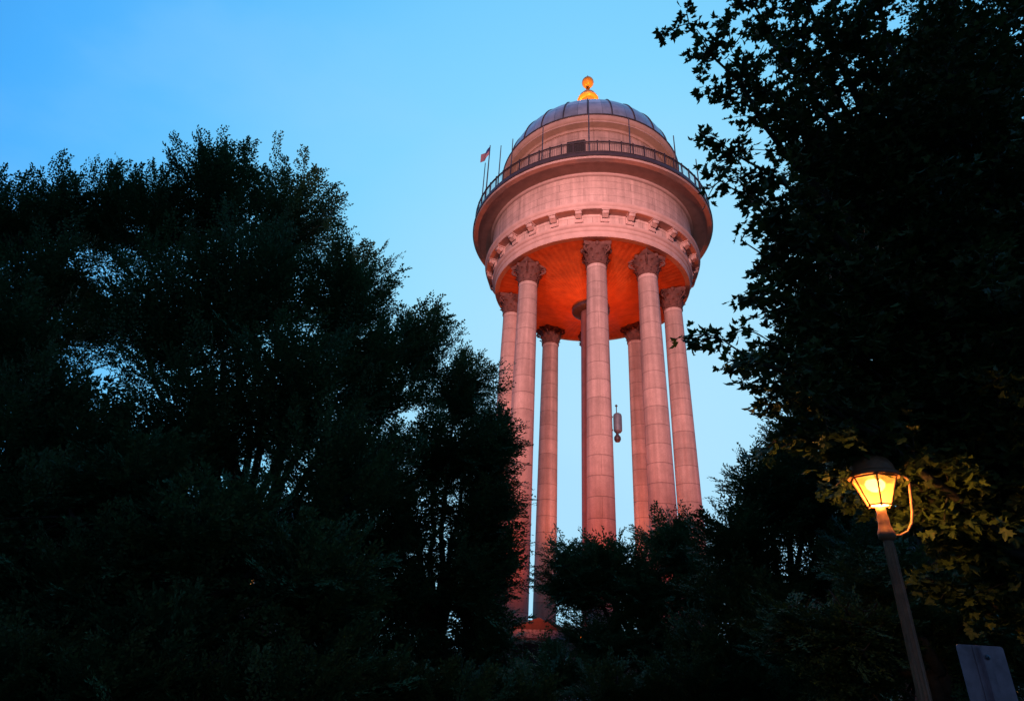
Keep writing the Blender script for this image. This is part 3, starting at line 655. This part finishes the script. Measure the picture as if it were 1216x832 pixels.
# ---- the maple overhead: leaning limbs from a trunk outside the frame on the right
def maple():
    b0 = np.array([6.1, 6.4, 0.0])
    t = thing('maple_tree', 'large-leaved maple hanging its branches over the street lamp, black against the sky', 'tree', tuple(b0), 0, None)
    wood = MB(); lv = Leaves()
    top = b0+np.array([.2, .1, 9.5]); tr = bez(b0, b0+np.array([-.25, .1, 4]), top, 12)
    wood.tube(tr-b0, np.linspace(.27, .09, 12), 12)
    # limb tips in the photograph (u, v, distance), start height on the trunk, sub-branch spread
    limbs = [((800, 28, 5.2), 4.6, 1.0), ((850, 60, 5.6), 5.2, 1.0), ((905, 105, 5.9), 5.0, 1.1), ((832, 165, 5.2), 4.0, .8), ((838, 215, 5.0), 3.7, .8), ((890, 255, 5.4), 3.8, .9),
             ((830, 402, 4.9), 2.6, .65), ((885, 350, 5.2), 3.0, .8), ((905, 455, 5.2), 2.5, .7), ((960, 390, 5.6), 3.0, .8), ((1000, 20, 5.5), 5.4, 1.2), ((1050, 130, 5.6), 4.6, 1.2), ((1100, 20, 5.2), 5.5, 1.2),
             ((1120, 230, 5.2), 3.9, 1.1), ((1000, 230, 6.2), 4.4, 1.1), ((1180, 120, 5.0), 5.0, 1.2), ((1180, 330, 5.0), 3.2, 1.0), ((1080, 360, 5.6), 3.2, 1.0), ((1010, 470, 6.0), 2.7, .8), ((1130, 470, 5.6), 2.7, .9),
             ((1200, 520, 5.6), 2.2, .8), ((1090, 590, 6.6), 2.2, .40), ((1120, 600, 6.9), 2.2, .4), ((1150, 640, 6.3), 1.9, .5), ((1095, 690, 7.0), 1.8, .45), ((1000, 590, 6.9), 2.6, .30), ((1170, 690, 6.8), 1.7, .5), ((940, 20, 6.2), 5.3, 1.0), ((960, 160, 6.2), 4.7, 1.0), ((1190, 40, 5.6), 5.6, 1.2), ((1150, 0, 6.2), 6.0, 1.2), ((1060, 60, 6.6), 5.4, 1.2), ((1215, 200, 5.6), 4.6, 1.2), ((1100, 300, 6.6), 4.0, 1.2), ((1215, 420, 5.6), 3.4, 1.2), ((1060, 220, 6.8), 4.4, 1.2), ((1140, 560, 7.2), 2.6, .9), ((1060, 470, 6.8), 3.0, .9), ((1200, 620, 6.4), 2.2, .8), ((1215, -30, 5.6), 6.2, 1.3), ((1120, -50, 5.8), 6.4, 1.3), ((1020, -50, 5.8), 6.2, 1.2), ((930, -50, 5.8), 6.0, 1.1), ((862, 285, 5.3), 3.5, .75), ((905, 310, 5.6), 3.4, .8), ((885, 490, 5.5), 2.5, .55), ((940, 515, 5.8), 2.5, .7), ((880, 400, 5.4), 2.8, .7), ((930, 440, 5.6), 2.7, .8), ((860, -20, 5.8), 5.6, .9), ((1210, 90, 6.2), 5.4, 1.2)]
    for (u, v, Y), hz, sp in limbs:
        u += (26 if v > 300 else 18) if u < 915 else 0
        tip = at(u, v, Y); st = tr[np.argmin(abs(tr[:, 2]-hz))]
        mid = (st+tip)/2+np.array([0, 0, .35])+rng.normal(size=3)*.15
        p = bez(st, mid, tip, 12); p[1:-1] += rng.normal(size=(10, 3))*.035
        Lm = np.linalg.norm(tip-st)
        wood.tube(p-b0, np.linspace(.012+.013*Lm, .006, 12), 6)
        nb = int(16+22*sp) if u > 970 else int(15+21*sp)
        for k in range(nb):
            f = .30+.74*(k+rng.random())/nb; q = p[min(11, int(f*11))]
            ax_ = unit(p[-1]-p[6]); d = unit(ax_*.75+unit(rng.normal(size=3))*np.array([1, 1, .6])*.9+np.array([0, 0, -.05]))
            l = sp*(.35+.65*rng.random())*(1.05-.45*f)
            e = q+d*l; m_ = (q+e)/2+np.array([0, 0, .05]); tw_ = bez(q, m_, e+np.array([0, 0, -.06]), 6)
            wood.tube(tw_-b0, np.linspace(.010, .005, 6), 4, cap=False)
            n_ = int(14+26*l)
            s = rng.random(n_)**.8; base_ = tw_[np.minimum(5, (s*5.99).astype(int))]+rng.normal(size=(n_, 3))*.02
            out_ = unit(d*.5+rng.normal(size=(n_, 3))*np.array([1, 1, .55]))
            pet = .03+.06*rng.random(n_); P = base_+out_*pet[:, None]
            A = unit(out_+np.array([0, 0, -.45])+rng.normal(size=(n_, 3))*.25); nn_ = unit(np.array([0, 0, 1.0])+rng.normal(size=(n_, 3))*.55)
            lv.add(P-b0, A, np.cross(A, nn_), .072+.058*rng.random(n_))
    wood.build('trunk', M['bark'], t); lv.build('crown', MAPLE[0], MAPLE[1], M['maple'], t)
maple()

# ------------------------------------------------------------------ street lamp
def street_lamp():
    pl = at(1050, 622, 5.6); x, y = pl[0], pl[1]
    foot = np.array([x, y, 0.0]); zb = pl[2]
    t = thing('street_lamp', 'lit street lamp with tapering glass lantern on a brown pole with a curved ladder arm', 'street lamp', (x, y, 0))
    # the post leans a little, as in the photograph
    lean = Vector((-.035, 0, 1)).normalized(); 
    t.rotation_euler = (0, R_(LEAN), 0); t.location = (x-math.tan(R_(LEAN))*zb, y, 0)
    zb = zb/math.cos(R_(LEAN))
    p = MB(); p.lathe([(.16, 0), (.16, .12), (.16, .12), (.12, .2), (.10, .55), (.085, .6), (.085, .66), (.056, .7), (.046, zb-.9), (.041, zb-.12)], 20, smooth=True)
    for k in range(10):
        a = k*PI/5; p.tube([(.053*math.sin(a), -.053*math.cos(a), .75), (.040*math.sin(a), -.040*math.cos(a), zb-.2)], .007, 5)
    post = p.build('post', M['lamp_paint'], t)
    c = MB(); c.lathe([(.05, zb-.15), (.072, zb-.13), (.075, zb-.08), (.06, zb-.05), (.05, zb), (.05, zb+.06), (.042, zb+.10), (.042, zb+.155), (.01, zb+.16)], 20); c.build('collar', M['lamp_paint'], post)
    l0, l1 = zb+.175, zb+.43; r0, r1 = .098, .205
    lan = MB(); n_ = 6
    def hexp(r, z, k): a = k*PI/3+PI/6+.12; return (r*math.sin(a), -r*math.cos(a), z)
    for k in range(6):
        lan.tube([hexp(r0, l0-.02, k), hexp(r1, l1, k)], .0085, 6)
        lan.tube([hexp(r0, l0, k), hexp(r0, l0, k+1)], .009, 6); lan.tube([hexp(r1, l1, k), hexp(r1, l1, k+1)], .011, 6)
    lo = lan.build('lantern', M['lamp_paint'], t)
    gm = bpy.data.materials.new('frosted_lamp_glass'); gm.use_nodes = True; b = gm.node_tree.nodes['Principled BSDF']
    N_, L_ = gm.node_tree.nodes, gm.node_tree.links
    n_ = N_.new('ShaderNodeTexNoise'); n_.inputs['Scale'].default_value = 14; n_.inputs['Detail'].default_value = 5; tc_ = N_.new('ShaderNodeTexCoord'); L_.new(tc_.outputs['Object'], n_.inputs['Vector'])
    rr_ = N_.new('ShaderNodeMapRange'); L_.new(n_.outputs['Fac'], rr_.inputs[0]); rr_.inputs[1].default_value = .3; rr_.inputs[2].default_value = .7; rr_.inputs[3].default_value = .7; rr_.inputs[4].default_value = 1.4
    b.inputs['Base Color'].default_value = (.8, .6, .35, 1); b.inputs['Emission Color'].default_value = (1.0, .33, .04, 1); L_.new(rr_.outputs[0], b.inputs['Emission Strength']); b.inputs['Roughness'].default_value = .35
    tp_ = N_.new('ShaderNodeBsdfTransparent'); tp_.inputs[0].default_value = (1, .85, .6, 1); ms_ = N_.new('ShaderNodeMixShader'); ms_.inputs[0].default_value = .48
    L_.new(b.outputs[0], ms_.inputs[1]); L_.new(tp_.outputs[0], ms_.inputs[2]); L_.new(ms_.outputs[0], N_['Material Output'].inputs['Surface'])
    for k in range(6):
        g = MB(); q = [hexp(r0*.97, l0+.004, k), hexp(r0*.97, l0+.004, k+1), hexp(r1*.975, l1-.004, k+1), hexp(r1*.975, l1-.004, k)]
        ins = [(v[0]*.98, v[1]*.98, v[2]) for v in q]
        g.add(q+ins, [(0, 1, 2, 3), (7, 6, 5, 4), (0, 4, 5, 1), (1, 5, 6, 2), (2, 6, 7, 3), (3, 7, 4, 0)]); g.build('glass_pane', gm, lo)
    bl = MB(); bl.lathe([(.005, l1-.012), (.07, l1-.016), (.088, l1-.05), (.08, l1-.085), (.05, l1-.115), (.004, l1-.13)], 16); bl.build('bulb', glow('hot_bulb', (1.0, .62, .24), 24.0), lo)
    cp = MB(); cp.lathe([(.225, l1+.005), (.235, l1+.02), (.225, l1+.045), (.20, l1+.06), (.20, l1+.06), (.19, l1+.12), (.155, l1+.18), (.10, l1+.215), (.05, l1+.225), (.05, l1+.225), (.05, l1+.26), (.03, l1+.28), (.004, l1+.285)], 24)
    cp.lathe([(.004, l1+.004), (.225, l1+.005)], 24)
    cp.build('cap', M['lamp_paint'], lo)
    a = MB(); pts = [(.05, -.01, zb-.105), (.12, -.01, zb-.10), (.20, -.01, zb-.06), (.26, -.01, zb+.02), (.29, -.01, zb+.12), (.315, -.01, zb+.28), (.335, -.01, zb+.42), (.325, -.01, zb+.455), (.29, -.01, zb+.47), (.215, -.01, zb+.465)]
    a.tube(pts, .0125, 8); a.build('arm', M['lamp_paint'], t)
    ld = bpy.data.lights.new('lamp_light', 'POINT'); ld.energy = 75; ld.color = (1.0, .46, .11); ld.shadow_soft_size = .12
    lo_ = bpy.data.objects.new('lamp_light', ld); C.objects.link(lo_); lo_.parent = t; lo_.location = (0, 0, l1-.16)
    # light leaves through the glass
    for ob in lo.children:
        if ob.name.startswith(('glass_pane', 'bulb')): ob.visible_shadow = False
LEAN = 0.0
street_lamp()

# ------------------------------------------------------------------ back of a road sign
sp_ = at(1172, 800, 4.3)
ts = thing('road_sign', 'back of a small metal road sign on a channel post beside the lamp', 'sign', (sp_[0], sp_[1], 0), R_(6))
ztop = at(1168, 766, 4.3)[2]; wd = 62*mpp(sp_)
m_ = MB(); v = []; 
def rrect(w_, h_, r_, n_=5):
    o = []
    for cx, cz, a0 in ((w_/2-r_, h_/2-r_, 0), (-w_/2+r_, h_/2-r_, PI/2), (-w_/2+r_, -h_/2+r_, PI), (w_/2-r_, -h_/2+r_, 1.5*PI)):
        for k in range(n_+1): a = a0+k/n_*PI/2; o.append((cx+r_*math.cos(a), cz+r_*math.sin(a)))
    return o
hh = wd*1.4; pr = rrect(wd, hh, .02); k_ = len(pr); zc_ = ztop-hh/2
m_.add([(x, -.002, zc_+z) for x, z in pr]+[(x, .002, zc_+z) for x, z in pr], [tuple(range(k_-1, -1, -1)), tuple(range(k_, 2*k_))]+[(i, (i+1) % k_, (i+1) % k_+k_, i+k_) for i in range(k_)])
m_.build('panel', M['sign_metal'], ts)
m_ = MB(); ptop = ztop-.004
m_.box((0, -.034, ptop/2), (.046, .006, ptop)); m_.box((-.024, -.020, ptop/2), (.006, .034, ptop-.002)); m_.box((.024, -.020, ptop/2), (.006, .034, ptop-.002)); m_.box((-.042, -.006, ptop/2), (.034, .005, ptop-.004)); m_.box((.042, -.006, ptop/2), (.034, .005, ptop-.004))
m_.build('post', M['sign_metal'], ts)
for zz in (ztop-.07, ztop-hh+.07):
    m_ = MB(); m_.lathe([(.004, 0), (.016, .001), (.016, .010), (.004, .012)], 6, (0, 0, 0)); m_.v = [(x, -.037-z, y+zz) for x, y, z in m_.v]; m_.build('bolt', M['steel'], ts)

# ------------------------------------------------------------------ houses behind the trees
def house(label, loc, rz, size, lit, wall):
    W_, D_, H_ = size
    t = thing('brick_house', label, 'house', loc, rz, 'houses behind the trees')
    b = MB(); b.box((0, 0, H_/2), (W_, D_, H_)); b.build('wall', wall, t)
    r = MB(); o = .5; x, y = W_/2+o, D_/2+o
    r.add([(-x, -y, H_-.05), (x, -y, H_-.05), (x, y, H_-.05), (-x, y, H_-.05), (-x, 0, H_+3.2), (x, 0, H_+3.2)], [(0, 1, 5, 4), (2, 3, 4, 5), (0, 4, 3), (1, 2, 5), (3, 2, 1, 0)])
    ro = r.build('roof', M['roof'], t); c = MB(); c.box((W_*.3, .6, H_+3.0), (.9, .7, 2.2)); c.build('chimney', wall, ro)
    k = 0; nx = int(W_//2.6)
    for fz_ in range(int(H_//3)):
        for i in range(nx):
            wx = -W_/2+W_*(i+.5)/nx; wz = 1.7+3*fz_
            f = MB(); yy = -D_/2-.03
            f.box((wx, yy, wz+.82), (1.34, .10, .10)); f.box((wx, yy-.03, wz-.83), (1.46, .20, .10)); f.box((wx-.62, yy, wz), (.09, .10, 1.54)); f.box((wx+.62, yy, wz), (.09, .10, 1.54)); f.box((wx, yy, wz), (1.13, .06, .05)); f.box((wx, yy+.002, wz), (.05, .05, 1.5))
            fo_ = f.build('window', M['white'], t)
            p = MB(); p.box((wx, yy+.022, wz), (1.12, .012, 1.52)); p.build('pane', M['lit_window'] if (k in lit) else M['dark_glass'], fo_); k += 1
    return t
M['lit_window'] = glow('lit_window', (1.0, .42, .12), 1.2); M['dark_glass'] = plain('dark_glass', (.02, .025, .035), .08, 0, .1, 2, 0, .6)
house('red brick house with a slate roof showing in gaps through the tall clump', (-19, 41, 0), R_(14), (15, 9, 6.4), (1, 6, 8, 12), M['brick'])
house('smaller brick house with a lit window behind the street lamp', (27, 34, 0), R_(-30), (11, 8, 6.2), (1, 3), M['brick'])
